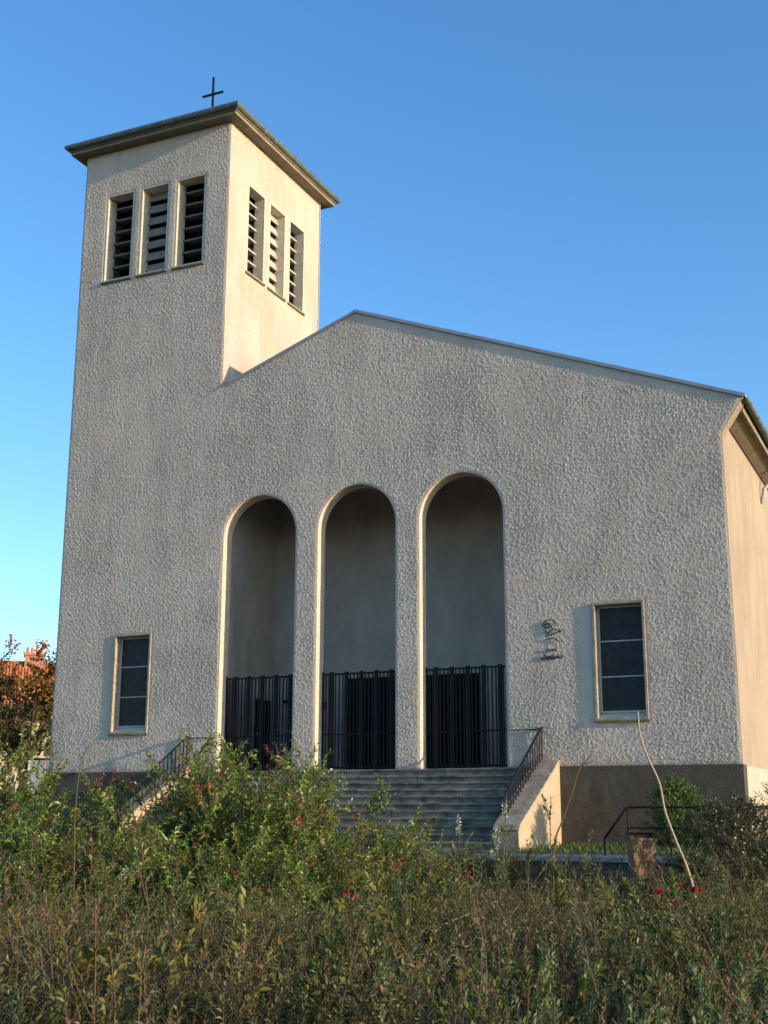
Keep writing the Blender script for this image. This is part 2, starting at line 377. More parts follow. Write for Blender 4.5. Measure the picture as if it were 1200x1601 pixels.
# side wall of the nave, nave roof
NY = 14.0  # unseen nave length cut short so sunlight reaches the autumn tree
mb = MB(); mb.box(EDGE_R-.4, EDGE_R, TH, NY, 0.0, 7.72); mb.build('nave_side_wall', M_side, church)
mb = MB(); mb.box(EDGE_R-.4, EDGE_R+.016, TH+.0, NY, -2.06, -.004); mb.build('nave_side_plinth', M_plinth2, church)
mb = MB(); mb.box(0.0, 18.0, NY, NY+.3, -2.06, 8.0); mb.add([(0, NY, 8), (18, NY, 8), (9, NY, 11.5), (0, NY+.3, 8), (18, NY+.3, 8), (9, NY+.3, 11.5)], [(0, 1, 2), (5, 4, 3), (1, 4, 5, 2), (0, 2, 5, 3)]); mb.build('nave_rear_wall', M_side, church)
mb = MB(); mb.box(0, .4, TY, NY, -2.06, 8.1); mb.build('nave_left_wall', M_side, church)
def roof_slab(xa, xb, y0, y1, dz0, dz1):
    m_ = MB(); za, zb = rake(xa), rake(xb)
    m_.hexa([(xa, y0, za+dz0), (xb, y0, zb+dz0), (xb, y1, zb+dz0), (xa, y1, za+dz0)], [(xa, y0, za+dz1), (xb, y0, zb+dz1), (xb, y1, zb+dz1), (xa, y1, za+dz1)])
    return m_
mb = roof_slab(PKX, 18.6, -.048, NY+.4, .004, .05); mb.v += []; 
mb2 = roof_slab(TX+.003, PKX, -.035, NY+.4, .004, .05); mb.add(mb2.v, mb2.f)
mb2 = roof_slab(-.6, TX+.003, TY+.003, NY+.4, .004, .05); mb.add(mb2.v, mb2.f)
roof = mb.build('roof', M_zinc, church)
mb = roof_slab(PKX, 18.6, -.056, -.050, -.03, .055); mb2 = roof_slab(TX+.02, PKX, -.045, -.037, -.018, .055); mb.add(mb2.v, mb2.f)
mb.build('edge_flashing', M_zinc, roof)
for x, y in ((11.4, .25), (18.2, .25)):
    z = rake(x)+.05; mb = MB(); mb.hexa([(x-.10, y, z+.0), (x+.10, y, z-.07), (x+.10, y+.12, z-.07), (x-.10, y+.12, z)], [(x-.10, y, z+.10), (x-.04, y, z+.08), (x-.04, y+.12, z+.08), (x-.10, y+.12, z+.1)])
    mb.build('roof_hook', M_steel, roof)
mb = MB(); mb.hexa([(5.03, -.045, rake(5.1)-.02), (5.26, -.045, rake(5.26)-.0), (5.26, .06, rake(5.26)), (5.03, .06, rake(5.1)-.02)], [(5.08, -.045, rake(5.1)+.03), (5.22, -.045, rake(5.26)+.055), (5.22, .06, rake(5.26)+.055), (5.08, .06, rake(5.1)+.03)])
mb.build('kneeler_stone', M_cap, church, bevel=.02)
# eaves on the nave side: soffit boards, fascia, gutter, down-pipe
for i in range(13):
    y0 = TH + .01 + i*1.02; mb = MB(); mb.hexa([(18.05, y0, 7.62), (18.42, y0, 7.80), (18.42, y0+1.0, 7.80), (18.05, y0+1.0, 7.62)], [(18.05, y0, 7.65), (18.42, y0, 7.83), (18.42, y0+1.0, 7.83), (18.05, y0+1.0, 7.65)])
    mb.build('soffit_board', M_soffit, church)
mb = MB(); mb.box(18.42, 18.47, TH, NY, 7.76, 8.0); mb.build('fascia', M_soffit, church)
mb = MB(); mb.box(18.055, 18.10, TH, NY, 7.54, 7.62); mb.build('wall_batten', M_bin2, church)
def gutter(p0, p1, r, mat, parent, name='gutter', outv=(1, 0, 0)):
    p0 = Vector(p0); p1 = Vector(p1); o_ = Vector(outv); z = Vector((0, 0, 1)); n = 10; m_ = MB()
    ring = lambda p, rr: [p + o_*rr*math.cos(math.pi*k/n) - z*rr*math.sin(math.pi*k/n) for k in range(n+1)]
    A = ring(p0, r) + ring(p1, r) + ring(p0, r*.92) + ring(p1, r*.92); q = n+1
    f = []
    for k in range(n):
        f += [(k, k+1, q+k+1, q+k), (2*q+k, 3*q+k, 3*q+k+1, 2*q+k+1), (k, 2*q+k, 2*q+k+1, k+1), (q+k, q+k+1, 3*q+k+1, 3*q+k)]
    f += [(0, q, 3*q, 2*q), (n, 2*q+n, 3*q+n, q+n)]
    m_.add(A, f); return m_.build(name, mat, parent, smooth=True)
g = gutter((18.57, .02, 8.0), (18.57, NY, 7.96), .085, M_patina, church)
for i in range(11):
    y = .5 + i*1.1; mb = MB(); mb.tube([(18.57+.092*math.cos(t), y, 7.99-.092*math.sin(t)) for t in np.linspace(0, math.pi, 8)], .012, 5); mb.build('gutter_clip', M_patina, g)
mb = MB(); mb.tube([(18.57, 5.55, 7.9), (18.57, 5.55, 7.62), (18.50, 5.53, 7.48), (18.25, 5.46, 7.30), (18.16, 5.42, 7.20), (18.14, 5.42, 7.05), (18.10, 5.42, 6.9), (18.02, 5.42, 6.84)], .055, 10); mb.build('down_pipe', M_steel, church, smooth=True)
# plinth of the front
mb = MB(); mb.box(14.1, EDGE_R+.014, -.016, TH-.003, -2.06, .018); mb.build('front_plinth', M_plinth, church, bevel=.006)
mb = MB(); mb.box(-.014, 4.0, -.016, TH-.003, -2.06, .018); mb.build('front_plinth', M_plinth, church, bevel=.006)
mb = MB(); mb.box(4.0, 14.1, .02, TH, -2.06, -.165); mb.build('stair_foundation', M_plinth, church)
# windows
def ring_prism(x0, x1, z0, z1, t, to3, d0, d1):
    m_ = MB(); m_.prism([rect(x0, x1, z0, z1), rect(x0+t, x1-t, z0+t, z1-t)], to3, d0, d1); return m_
fy = lambda u, v, d: (u, d, v)
for (a, b), prou in zip(WIN, (.045, .054)):
    w = empty('window'); w.parent = church; w.location = Vector(((a+b)/2, 0, WZ0)) - Vector(church.location)
    mb = ring_prism(a-.015, b+.015, WZ0-.015, WZ1+.015, .06, fy, -prou, .27); fr = mb.build('frame', M_frame, w, bevel=.008)
    mb = MB(); mb.hexa([(a-.03, -prou-.012, WZ0-.055), (b+.03, -prou-.012, WZ0-.055), (b+.03, .05, WZ0-.055), (a-.03, .05, WZ0-.055)], [(a-.03, -prou-.012, WZ0-.012), (b+.03, -prou-.012, WZ0-.012), (b+.03, .05, WZ0-.017), (a-.03, .05, WZ0-.017)]); mb.build('sill', M_sill, w)
    ia, ib, z0, z1 = a+.046, b-.046, WZ0+.046, WZ1-.046
    mb = MB(); mb.hexa([(ia, .05, z0), (ib, .05, z0), (ib, .24, z0), (ia, .24, z0)], [(ia, .05, z0+.005), (ib, .05, z0+.005), (ib, .24, z0+.13), (ia, .24, z0+.13)]); mb.build('sloping_sill', M_conc, w)
    z0 += .12
    mb = ring_prism(ia, ib, z0, z1, .045, fy, .19, .235); hz = (z1-z0)/3
    for k in (1, 2): mb.box(ia+.045, ib-.045, .192, .233, z0+k*hz-.014, z0+k*hz+.014)
    mb.build('casement', M_steel, w)
    for k in range(3):
        mb = MB(); mb.box(ia+.04, ib-.04, .208, .216, z0+k*hz+.012, z0+(k+1)*hz-.012); p = mb.build('pane', M_glass, w); p.rotation_euler = (0, 0, 0)
    mb = MB(); mb.box(a+.01, b-.01, .30, .32, WZ0, WZ1); mb.build('dark_backing', M_door, w)  # near-black sheet added behind the glass for the unlit interior
# louvres
def louvre(a, b, side, pale):
    w = empty('louvre_window'); w.parent = church
    w.location = (Vector(((a+b)/2, 0, LZ0)) if not side else Vector((TX, (a+b)/2, LZ0))) - Vector(church.location)
    T = (lambda u, d, v: (u, d, v)) if not side else (lambda u, d, v: (TX-d, u, v))
    t3 = lambda u, v, d: T(u, d, v)
    mb = ring_prism(a-.006, b+.006, LZ0-.006, LZ1+.006, .045, t3, -.003, .33 if side else .40); mb.build('frame', M_conc, w)
    mb = MB(); P = lambda u, d, v: T(u, d, v)
    e0, e1 = a-.05, b+.04
    mb.hexa([P(e0, -.055, LZ0-.075), P(e1, -.055, LZ0-.075), P(e1, .06, LZ0-.075), P(e0, .06, LZ0-.075)], [P(e0, -.055, LZ0-.01), P(e1, -.055, LZ0-.01), P(e1, .06, LZ0+.03), P(e0, .06, LZ0+.03)])
    mb.build('sill', M_sill, w, bevel=.012)
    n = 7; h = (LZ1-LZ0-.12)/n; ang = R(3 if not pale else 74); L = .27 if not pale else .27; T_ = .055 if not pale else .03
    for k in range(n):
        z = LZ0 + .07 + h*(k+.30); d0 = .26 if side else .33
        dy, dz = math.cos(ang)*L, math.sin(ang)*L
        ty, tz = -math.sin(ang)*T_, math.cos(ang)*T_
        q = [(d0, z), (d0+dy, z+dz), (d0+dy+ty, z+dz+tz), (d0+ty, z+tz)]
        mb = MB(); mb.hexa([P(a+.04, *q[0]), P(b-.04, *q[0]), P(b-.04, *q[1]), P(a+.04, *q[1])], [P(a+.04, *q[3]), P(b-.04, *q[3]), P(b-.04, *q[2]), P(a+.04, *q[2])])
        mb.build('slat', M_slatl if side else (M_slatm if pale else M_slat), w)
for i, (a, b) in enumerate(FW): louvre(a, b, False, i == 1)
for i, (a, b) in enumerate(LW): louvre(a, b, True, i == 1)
mb = MB(); mb.box(.8, 4.2, .80, .84, 13.4, TZ); mb.box(TX-.84, TX-.80, .84, 4.9, 13.4, TZ); mb.build('belfry_dark_backing', M_door, church)  # near-black panels added behind the louvres for the chamber's darkness
# tower roof
tr = empty('tower_roof'); tr.parent = church; tr.location = Vector((2.51, 2.73, TZ)) - Vector(church.location)
mb = MB(); o_ = .34; mb.box(-o_, TX+o_, -o_, TY+o_, TZ+.003, TZ+.10); mb.build('soffit_slab', M_soffit, tr, bevel=.01)
mb = MB(); o_ = .375; mb.box(-o_, TX+o_, -o_, TY+o_, TZ+.102, TZ+.145); mb.build('moulding', M_soffit, tr, bevel=.006)
mb = MB(); o_ = .33; mb.box(-o_, TX+o_, -o_, TY+o_, TZ+.148, TZ+.20); mb.build('shadow_gap', M_bin2, tr)
mb = MB(); o_ = .43; mb.hexa([(-o_, -o_, TZ+.30), (TX+o_, -o_, TZ+.30), (TX+o_, TY+o_, TZ+.30), (-o_, TY+o_, TZ+.30)], [(2.4, 2.6, TZ+.95), (2.6, 2.6, TZ+.95), (2.6, 2.8, TZ+.95), (2.4, 2.8, TZ+.95)]); mb.build('roof_covering', M_patina, tr)
def edge(p, q, outv):
    p = Vector(p); q = Vector(q); o = Vector(outv); n = 10; r = .10; m_ = MB(); A = []
    d = (q-p).normalized()
    for base, s in ((p, -1), (q, 1)):
        for k in range(n):
            t = 2*math.pi*k/n; off = o*r*math.cos(t) + Vector((0, 0, 1))*r*math.sin(t)
            A.append(base + off + d*s*off.dot(o))
    f = [(k, (k+1) % n, n+(k+1) % n, n+k) for k in range(n)] + [tuple(range(n)), tuple(range(n, 2*n))[::-1]]
    m_.add(A, f); return m_.build('gutter', M_patina, tr, smooth=False)
o_ = .40; zz = TZ+.235
C4 = [(-o_, -o_, zz), (TX+o_, -o_, zz), (TX+o_, TY+o_, zz), (-o_, TY+o_, zz)]
for i, ov in enumerate(((0, -1, 0), (1, 0, 0), (0, 1, 0), (-1, 0, 0))):
    e = edge(C4[i], C4[(i+1) % 4], ov)
    if i < 2:
        for k in range(11):
            t = (k+.5)/11; p = Vector(C4[i]).lerp(Vector(C4[(i+1) % 4]), t); o = Vector(ov)
            mb = MB(); mb.tube([p + o*.101*math.cos(a) + Vector((0, 0, .101*math.sin(a))) for a in np.linspace(-1.4, 1.5, 8)], .006, 5); mb.build('gutter_clip', M_patina, tr)
cr = empty('cross'); cr.parent = church; cr.location = Vector((2.55, 2.7, TZ+.9)) - Vector(church.location)
mb = MB(); mb.box(2.552, 2.608, 2.672, 2.728, TZ+.85, 21.69); mb.build('upright', M_iron, cr)
mb = MB(); mb.box(2.20, 2.96, 2.668, 2.724, 21.06, 21.115); mb.build('crossbar', M_iron, cr)
mb = MB(); mb.tube([(TX+.02, TY-.06, 18.0), (TX+.02, TY-.06, 9.8)], .012, 5); lc = mb.build('lightning_cable', M_steel, church)
for i in range(6):
    z = 17.6 - i*.9; mb = MB(); mb.box(TX-.01, TX+.045, TY-.09, TY-.03, z, z+.03); mb.build('cable_clip', M_steel, lc)

# ================================================================== STAIRS
st = empty('staircase', (9.05, -2, -2.05), label='wide weathered grey stone staircase climbing to the arched porch', cat='staircase')
random.seed(11); NS = 13; RI, RU = .155, .28; SX0, SX1 = 4.5, 13.6
for i in range(NS):
    yn = -.14 - RU*i; z = -RI*i
    xs = [SX0+.003]
    while xs[-1] < SX1-2.9: xs.append(xs[-1] + random.uniform(1.8, 2.6))
    xs.append(SX1-.003)
    for a, b in zip(xs, xs[1:]):
        dz = random.uniform(-.005, .004); dy = random.uniform(-.008, .008)
        mb = MB(); mb.box(a, b-.006, yn-.035+dy, yn+RU+.1 if i else .02, z-.052+dz, z+dz)
        mb.box(a+.001, b-.007, yn+dy, yn+.2, z-RI-.02, z-.0525+dz)
        mb.build('step', M_step, st, bevel=.010)
CZ = lambda y: .13 - .487*max(0, -y-.12)
for a, b, nm in ((13.6, 14.1, 'r'), (4.0, 4.5, 'l')):
    prof = [(.02, -2.06), (.02, .11), (-.12, .11), (-2.85, CZ(-2.85)-.02), (-2.95, CZ(-2.95)-.10), (-2.95, -2.06)]
    mb = MB(); mb.prism([prof], lambda u, v, d: (d, u, v), a, b); cw = mb.build('cheek_wall', M_cheek, st, bevel=.01)
    mb = MB(); mb.prism([[(-.005, .112), (-.005, .15), (-.14, .15), (-2.9, CZ(-2.9)+.015), (-2.99, CZ(-2.99)-.05), (-2.97, CZ(-2.97)-.09), (-2.86, CZ(-2.86)-.018), (-.122, .112)]], lambda u, v, d: (d, u, v), a-.02, b+.03)
    mb.build('coping', M_cap, cw, bevel=.008)
    mb = MB(); mb.box(a-.012, b+.02, -2.985, -2.952, -2.06, CZ(-2.97)-.10); mb.build('end_slab', M_cap, cw, bevel=.006)
def handrail(x, label, wallx):
    h = empty('handrail', (x, -1.3, -1.2), label=label, cat='handrail', group='iron handrails flanking the church stairs')
    top = lambda y: .86 - .60*max(0, -y-.10)
    mb = MB(); mb.tube([(x, .0, .86), (x, -.10, .86), (x, -.2, top(-.2)), (x, -2.5, top(-2.5)), (x, -2.54, top(-2.5)-.06), (x, -2.54, CZ(-2.54))], .03, 6); mb.build('rail', M_iron, h)
    mb = MB(); mb.tube([(x, -.06, .30), (x, -2.5, CZ(-2.5)+.12)], .012, 5); mb.build('lower_rail', M_iron, h)
    for k in range(15):
        y = -.06 - k*.168; mb = MB(); mb.tube([(x, y, CZ(y)), (x, y, top(y))], .017, 5); mb.build('baluster', M_iron, h)
    mb = MB(); mb.tube([(x, -.05, .84), (wallx, -.05, .83), (wallx, .01, .83)], .012, 5); mb.build('wall_rod', M_iron, h)
handrail(13.72, 'black iron handrail on the stair cheek below the wire wall sign', 12.98)
handrail(4.38, 'black iron handrail on the stair cheek beside the left window', 5.08)

# ================================================================== GATES
def gate(c, label, lock):
    g_ = empty('iron_gate', (c, .36, 0), label=label, cat='gate', group='iron gates closing the porch arches')
    y = .36; x0, x1 = c-AR+.012, c+AR-.012; ht = 2.36
    th = [c + (k-2)*.40 for k in range(5)]
    for z, hh in ((.07, .045), (.86, .03), (ht-.035, .045)):
        mb = MB(); mb.box(x0, x1, y-.012, y+.012, z-hh/2, z+hh/2); mb.build('rail', M_iron, g_)
    for x in (x0+.018, x1-.018):
        mb = MB(); mb.box(x-.018, x+.018, y-.02, y+.02, 0.0, ht+.03); mb.build('stile', M_iron, g_)
    for x in th:
        mb = MB(); mb.box(x-.05, x+.05, y-.024, y+.016, .03, ht+.02); mb.build('flat_bar', M_iron, g_)
        mb = MB(); mb.box(x-.012, x+.012, y-.036, y-.0245, .03, ht+.012); mb.build('rib', M_iron, g_)
    xs = [x0+.018] + th + [x1-.018]
    for a, b in zip(xs, xs[1:]):
        n = 3 if b-a > .35 else 2
        for k in range(n):
            x = a + (b-a)*(k+1)/(n+1); mb = MB(); mb.box(x-.014, x+.014, y-.012, y+.012, .05, ht-.03); mb.build('bar', M_iron, g_)
    if lock:
        x = x0+.06 if lock < 0 else x1-.06
        mb = MB(); mb.box(x-.05, x+.05, y-.05, y+.03, 1.48, 1.66); mb.build('lock_box', M_iron, g_, bevel=.01)
gate(AC[0], 'black iron gate in the arch nearest the tower and left window', 0)
gate(AC[1], 'black iron gate in the middle arch of the porch', -1)
gate(AC[2], 'black iron gate in the right arch, nearest the wire sign', 1)

# ================================================================== WIRE SIGN
sg = empty('wall_sign', (14.0, -.05, 2.4), label='dark bent-wire emblem and lettering fixed to the white wall', cat='sign')
def sgp(u, v):                               # u,v in the sign's own grid (1200 x 1371 over 0.98 x 1.24 m)
    return (13.50 + u/1200*1.02, -.034, 3.44 - v/1371*1.155 - (u-600)/1200*.02)
strokes = dict(emblem=[[(345, 330), (390, 260), (460, 200), (540, 180), (620, 195), (700, 240), (745, 290), (760, 360)],
    [(345, 330), (400, 345), (440, 400), (440, 500), (480, 560), (520, 540)], [(400, 345), (450, 290), (510, 280), (570, 320), (600, 380), (620, 430), (680, 440)],
    [(500, 560), (550, 510), (600, 460), (650, 430), (760, 470), (865, 510)], [(430, 630), (560, 600), (700, 560), (790, 525), (870, 512)], [(430, 400), (520, 400), (560, 350)],
    [(420, 715), (520, 690), (640, 690), (730, 720), (800, 800)]],
  lettering=[[(500, 950), (450, 955), (440, 985), (490, 1000), (480, 1030), (430, 1020)], [(520, 1020), (550, 980), (575, 1020), (590, 985), (595, 1030)], [(615, 985), (615, 1025)], [(635, 1025), (640, 985), (670, 990), (675, 1025)], [(700, 940), (700, 1020), (730, 1025)], [(680, 975), (735, 970)],
    [(285, 1225), (330, 1210), (380, 1150), (420, 1180), (440, 1215)], [(350, 1130), (420, 1150), (470, 1210), (520, 1160), (500, 1230)], [(520, 1220), (560, 1150), (600, 1150), (590, 1210), (640, 1210)], [(640, 1150), (650, 1215), (700, 1160), (710, 1215)], [(720, 1200), (770, 1150), (760, 1215), (810, 1200)], [(790, 1090), (795, 1210), (850, 1200), (900, 1150), (860, 1140), (850, 1215)], [(285, 1235), (520, 1238), (760, 1225), (890, 1195)]])
for nm, L in strokes.items():
    for s_ in L:
        mb = MB(); mb.tube([sgp(*p) for p in s_], .0105 if nm == 'emblem' else .0085, 5); mb.build('wire_stroke' if nm == 'emblem' else 'lettering_stroke', M_iron, sg)
for p in ((440, 300), (640, 690), (600, 1010), (500, 1220)):
    x, y, z = sgp(*p); mb = MB(); mb.tube([(x, y, z), (x, .01, z)], .006, 5); mb.build('fixing_pin', M_iron, sg)

# ================================================================== RAILING AND BIN
rl = empty('metal_railing', (17.8, -5, -1.72), label='low dark tube railing along the paved path behind the litter bin', cat='railing')
mb = MB(); mb.tube([(16.42, -5.12, -1.42), (16.80, -5.02, -.90), (16.86, -5, -.885), (24, -5, -.885)], .022, 7); mb.build('top_rail', M_iron, rl, smooth=True)
mb = MB(); mb.tube([(16.82, -5, -1.24), (24, -5, -1.24)], .014, 6); mb.build('middle_rail', M_iron, rl)
for x, y, zt in ((16.42, -5.12, -1.42), (16.82, -5, -.9), (17.55, -5, -.9), (18.87, -5, -.9), (20.3, -5, -.9), (21.8, -5, -.9)):
    mb = MB(); mb.tube([(x, y, -1.75), (x, y, zt)], .02, 7); mb.build('post', M_iron, rl)
bn = empty('litter_bin', (17.5, -6.95, -2.2), rz=YAW*-1+R(6), label='brown plastic litter bin with open top below the path railing', cat='litter bin')
def loc(mb_, name, mat, bevel=.008): return mb_.build(name, mat, bn, bevel, local=True)
# local coordinates: x across, y depth (front at -y), z up from the bin root
q = lambda hw, d0, d1, z: [(-hw, d0, z), (hw, d0, z), (hw, d1, z), (-hw, d1, z)]
mb = MB(); A = q(.165, -.15, .13, .22); B = q(.195, -.175, .15, .80)
mb.add(A+B, [(0, 3, 2, 1), (0, 1, 5, 4), (1, 2, 6, 5), (2, 3, 7, 6), (3, 0, 4, 7)])
A2 = q(.15, -.135, .115, .26); B2 = q(.18, -.16, .135, .80); mb.add(A2+B2, [(0, 1, 2, 3), (4, 5, 1, 0), (5, 6, 2, 1), (6, 7, 3, 2), (7, 4, 0, 3)])
mb.add(B+B2, [(0, 1, 5, 4), (1, 2, 6, 5), (2, 3, 7, 6), (3, 0, 4, 7)]); loc(mb, 'body', M_bin, .004)
mb = MB(); mb.prism([rect(-.208, .208, -.19, .162), rect(-.178, .178, -.158, .132)], lambda u, v, d: (u, v, d), .785, .83); loc(mb, 'rim', M_bin, .005)
mb = MB(); mb.hexa(q(.215, .10, .165, .80), q(.215, .11, .165, .925)); mb.hexa([(-.215, -.05, .80), (-.19, -.05, .80), (-.19, .12, .80), (-.215, .12, .80)], [(-.215, .06, .92), (-.19, .06, .92), (-.19, .12, .92), (-.215, .12, .92)])
mb.hexa([(.19, -.05, .80), (.215, -.05, .80), (.215, .12, .80), (.19, .12, .80)], [(.19, .06, .92), (.215, .06, .92), (.215, .12, .92), (.19, .12, .92)]); loc(mb, 'hood', M_bin2)
mb = MB(); mb.box(-.2, .2, .0, .16, .905, .93); loc(mb, 'hood_top', M_bin2)
mb = MB(); mb.tube([(.12, .19, -.2), (.12, .19, .9)], .025, 8); loc(mb, 'post', M_iron, 0)

# ================================================================== VEGETATION
class Plant:
    def __init__(s, seed):
        s.r = np.random.default_rng(seed); s.P = []; s.D = []; s.U = []; s.L = []; s.W = []; s.C = []; s.stem = MB()
    def path(s, base, d, length, n=8, wander=.12, grav=0.0):
        p = np.array(base, float); d = np.array(d, float); d /= np.linalg.norm(d); pts = [p.copy()]
        for i in range(n):
            d = d + s.r.normal(0, wander, 3) + np.array([0, 0, grav]); d /= np.linalg.norm(d)
            p = p + d*length/n; pts.append(p.copy())
        return np.array(pts)
    def at(s, pts, t):
        x = t*(len(pts)-1); i = min(int(x), len(pts)-2); f = x-i
        d = pts[i+1]-pts[i]; return pts[i]*(1-f)+pts[i+1]*f, d/np.linalg.norm(d)
    def tube(s, pts, r0, r1, n=4):
        s.stem.tube([Vector(p) for p in pts], list(np.linspace(r0, r1, len(pts))), n, False)
    def leaf(s, p, d, u, l, w, c):
        s.P.append(p); s.D.append(d); s.U.append(u); s.L.append(l); s.W.append(w); s.C.append(c)
    def leaves(s, pts, t0, t1, n, l, ratio, ang, col, k=2, tip=True, shrink=.6):
        ph = s.r.uniform(0, 6.28)
        for i in range(n):
            t = t0+(t1-t0)*(i+.5)/n; p, d = s.at(pts, t)
            a = np.cross(d, [.2, .4, .9]); a /= np.linalg.norm(a)+1e-6; b = np.cross(d, a)
            for j in range(k):
                th = ph + i*2.4 + j*2*math.pi/k + s.r.normal(0, .3)
                rad = a*math.cos(th)+b*math.sin(th); an = ang*s.r.uniform(.65, 1.25)
                ll = l*s.r.uniform(.6, 1.2)*(1-(1-shrink)*max(0, (t-.6)/.4))
                dd = d*math.cos(an)+rad*math.sin(an); uu = d*math.sin(an)-rad*math.cos(an)
                s.leaf(p, dd, uu+s.r.normal(0, .25, 3), ll, ll*ratio*s.r.uniform(.8, 1.2), col(t))
    def foliage_mesh(s, name, bend=.18):
        P = np.array(s.P); D = np.array(s.D); D /= np.linalg.norm(D, axis=1)[:, None]; U = np.array(s.U)
        S = np.cross(D, U); S /= np.linalg.norm(S, axis=1)[:, None]+1e-9; U = np.cross(S, D)
        L = np.array(s.L)[:, None]; W = np.array(s.W)[:, None]; C = np.array(s.C); n = len(P)
        down = np.array([0, 0, -1.0])*L*bend
        V = np.empty((n, 5, 3)); V[:, 0] = P; V[:, 1] = P+D*L*.45+S*W*.5+U*W*.16; V[:, 2] = P+D*L*.5+down*.15; V[:, 3] = P+D*L*.45-S*W*.5+U*W*.16; V[:, 4] = P+D*L+down
        F = np.array([[0, 2, 1], [0, 3, 2], [1, 2, 4], [2, 3, 4]])[None]+(np.arange(n)*5)[:, None, None]
        F = F.reshape(-1, 3); me = bpy.data.meshes.new(name)
        me.vertices.add(n*5); me.vertices.foreach_set('co', V.reshape(-1))
        me.loops.add(len(F)*3); me.loops.foreach_set('vertex_index', F.reshape(-1).astype(np.int32))
        me.polygons.add(len(F)); me.polygons.foreach_set('loop_start', np.arange(0, len(F)*3, 3, dtype=np.int32)); me.polygons.foreach_set('loop_total', np.full(len(F), 3, dtype=np.int32))
        at = me.attributes.new('tint', 'FLOAT_COLOR', 'POINT')
        cc = np.ones((n, 5, 4)); cc[:, :, :3] = C[:, None, :]; at.data.foreach_set('color', cc.reshape(-1))
        me.update(calc_edges=True); me.validate(); return me
def palette(r, cols, jit=.18):
    cols = [np.array(c) for c in cols]
    w = np.array([c[3] if len(c) > 3 else 1.0 for c in cols]); w /= w.sum()
    def f(t=0):
        c = cols[r.choice(len(cols), p=w)][:3]; return np.clip(c*(1+r.normal(0, jit)), .004, .9)
    return f

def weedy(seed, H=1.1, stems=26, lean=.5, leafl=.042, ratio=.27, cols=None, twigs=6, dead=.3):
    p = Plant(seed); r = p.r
    c0_ = palette(r, cols); col = lambda t: c0_()*np.array([.72, .66, .66])*(.8+.6*t*t)
    for i in range(stems):
        a = r.uniform(0, 6.28); rad = .22*math.sqrt(r.uniform()); ln = r.uniform(.1, lean)
        d = (math.cos(a)*ln, math.sin(a)*ln, 1); h = H*r.uniform(.62, 1.1)
        main = p.path((math.cos(a)*rad, math.sin(a)*rad, 0), d, h*math.hypot(1, ln), 8, .10, .03)
        p.tube(main, .0048, .0016)
        for k in range(twigs):
            t = r.uniform(.28, .97); q, dd = p.at(main, t); an = r.uniform(0, 6.28)
            side = dd*.8+np.array([math.cos(an), math.sin(an), r.uniform(-.1, .5)])*.75
            tw = p.path(q, side, r.uniform(.12, .34)*H, 5, .12, .10); p.tube(tw, .0021, .0009, 3)
            if r.uniform() > dead*(1.15-t): p.leaves(tw, .1, 1.0, int(r.integers(11, 20)), leafl, ratio, .72, col, 2)
        p.leaves(main, .35, 1.0, 22, leafl*1.1, ratio, .7, col, 2)
    return p
def copy_thing(root, loc_, rz, sc, **k):
    c = root.copy(); COL.objects.link(c); c.location = loc_; c.rotation_euler = (0, 0, rz); c.scale = sc
    tag(c, **k)
    for ch in root.children:
        d = ch.copy(); COL.objects.link(d); d.parent = c
    return c
def plant_root(name, p, leafmat_, barkmat, label, cat, group=None, bend=.18):
    root = empty(name, (0, 0, 0), label=label, cat=cat, group=group)
    st_ = link('branches', p.stem.mesh(name+'_branches', False), barkmat, root, True)
    fo = link('foliage', p.foliage_mesh(name+'_foliage', bend), leafmat_, root, True); fo['kind'] = 'stuff'
    return root
def gz(x, y):
    return -2.06 if y > -4 else (-2.06 - .44*min(1, (-4-y)/8))
F2 = Vector((math.sin(YAW), math.cos(YAW), 0)); R2 = Vector((math.cos(YAW), -math.sin(YAW), 0))
def garden(d, s): return Vector((CAM.x, CAM.y, 0)) + F2*d + R2*s      # metres into the garden from its road edge, and across

GREY = [(.14, .17, .062, 3), (.19, .225, .095, 2.6), (.085, .105, .035, 1.4), (.20, .195, .06, 1.6), (.17, .10, .04, .8)]
OLIV = [(.14, .14, .036, 3), (.19, .185, .05, 2), (.085, .09, .028, 1.4), (.20, .11, .04, 1.4), (.20, .23, .06, 1.2)]
GREE = [(.085, .15, .03, 3), (.13, .21, .045, 2), (.055, .09, .022, 1.6), (.20, .25, .06, 1)]
kinds = []
for sd_, cols_, H, ll, ra, nm in ((1, GREY, 1.0, .034, .26, 'grey'), (2, GREY, 1.05, .031, .30, 'grey'), (3, OLIV, 1.0, .028, .34, 'olive'), (4, OLIV, 1.03, .032, .30, 'olive'), (5, GREE, 1.0, .042, .36, 'green'), (6, OLIV, .95, .026, .32, 'brown')):
    p = weedy(sd_, H, 25, .6, ll, ra, cols_, 10, .25 if nm != 'brown' else .75)
    lab = {'grey': 'waist-high grey-green narrow-leaved shrub in the front hedge', 'olive': 'waist-high olive small-leaved shrub with reddish stems in the front hedge',
           'green': 'fresh green small-leaved shrub in the front hedge', 'brown': 'half-bare brown twiggy shrub in the front hedge'}[nm]
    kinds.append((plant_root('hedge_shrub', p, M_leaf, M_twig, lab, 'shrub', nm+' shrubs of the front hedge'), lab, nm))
rng = np.random.default_rng(21); used = set(); spots = []
d = 3.3
while d < 18.5:
    step = .53 if d < 8 else .64
    hw = .325*d + .5; s = -hw + rng.uniform(0, .3)
    while s < hw:
        dd = d+rng.uniform(-.2, .2); ss = s+rng.uniform(-.15, .15)
        big_left = dd > 9.6 and ss < -.01*dd+.15
        if not big_left and not (dd > 17 and ss > .21*dd) and not (dd > 9.5 and .165 < ss/dd < .245): spots.append((dd, ss))
        s += step*rng.uniform(.85, 1.15)
    d += step*.95
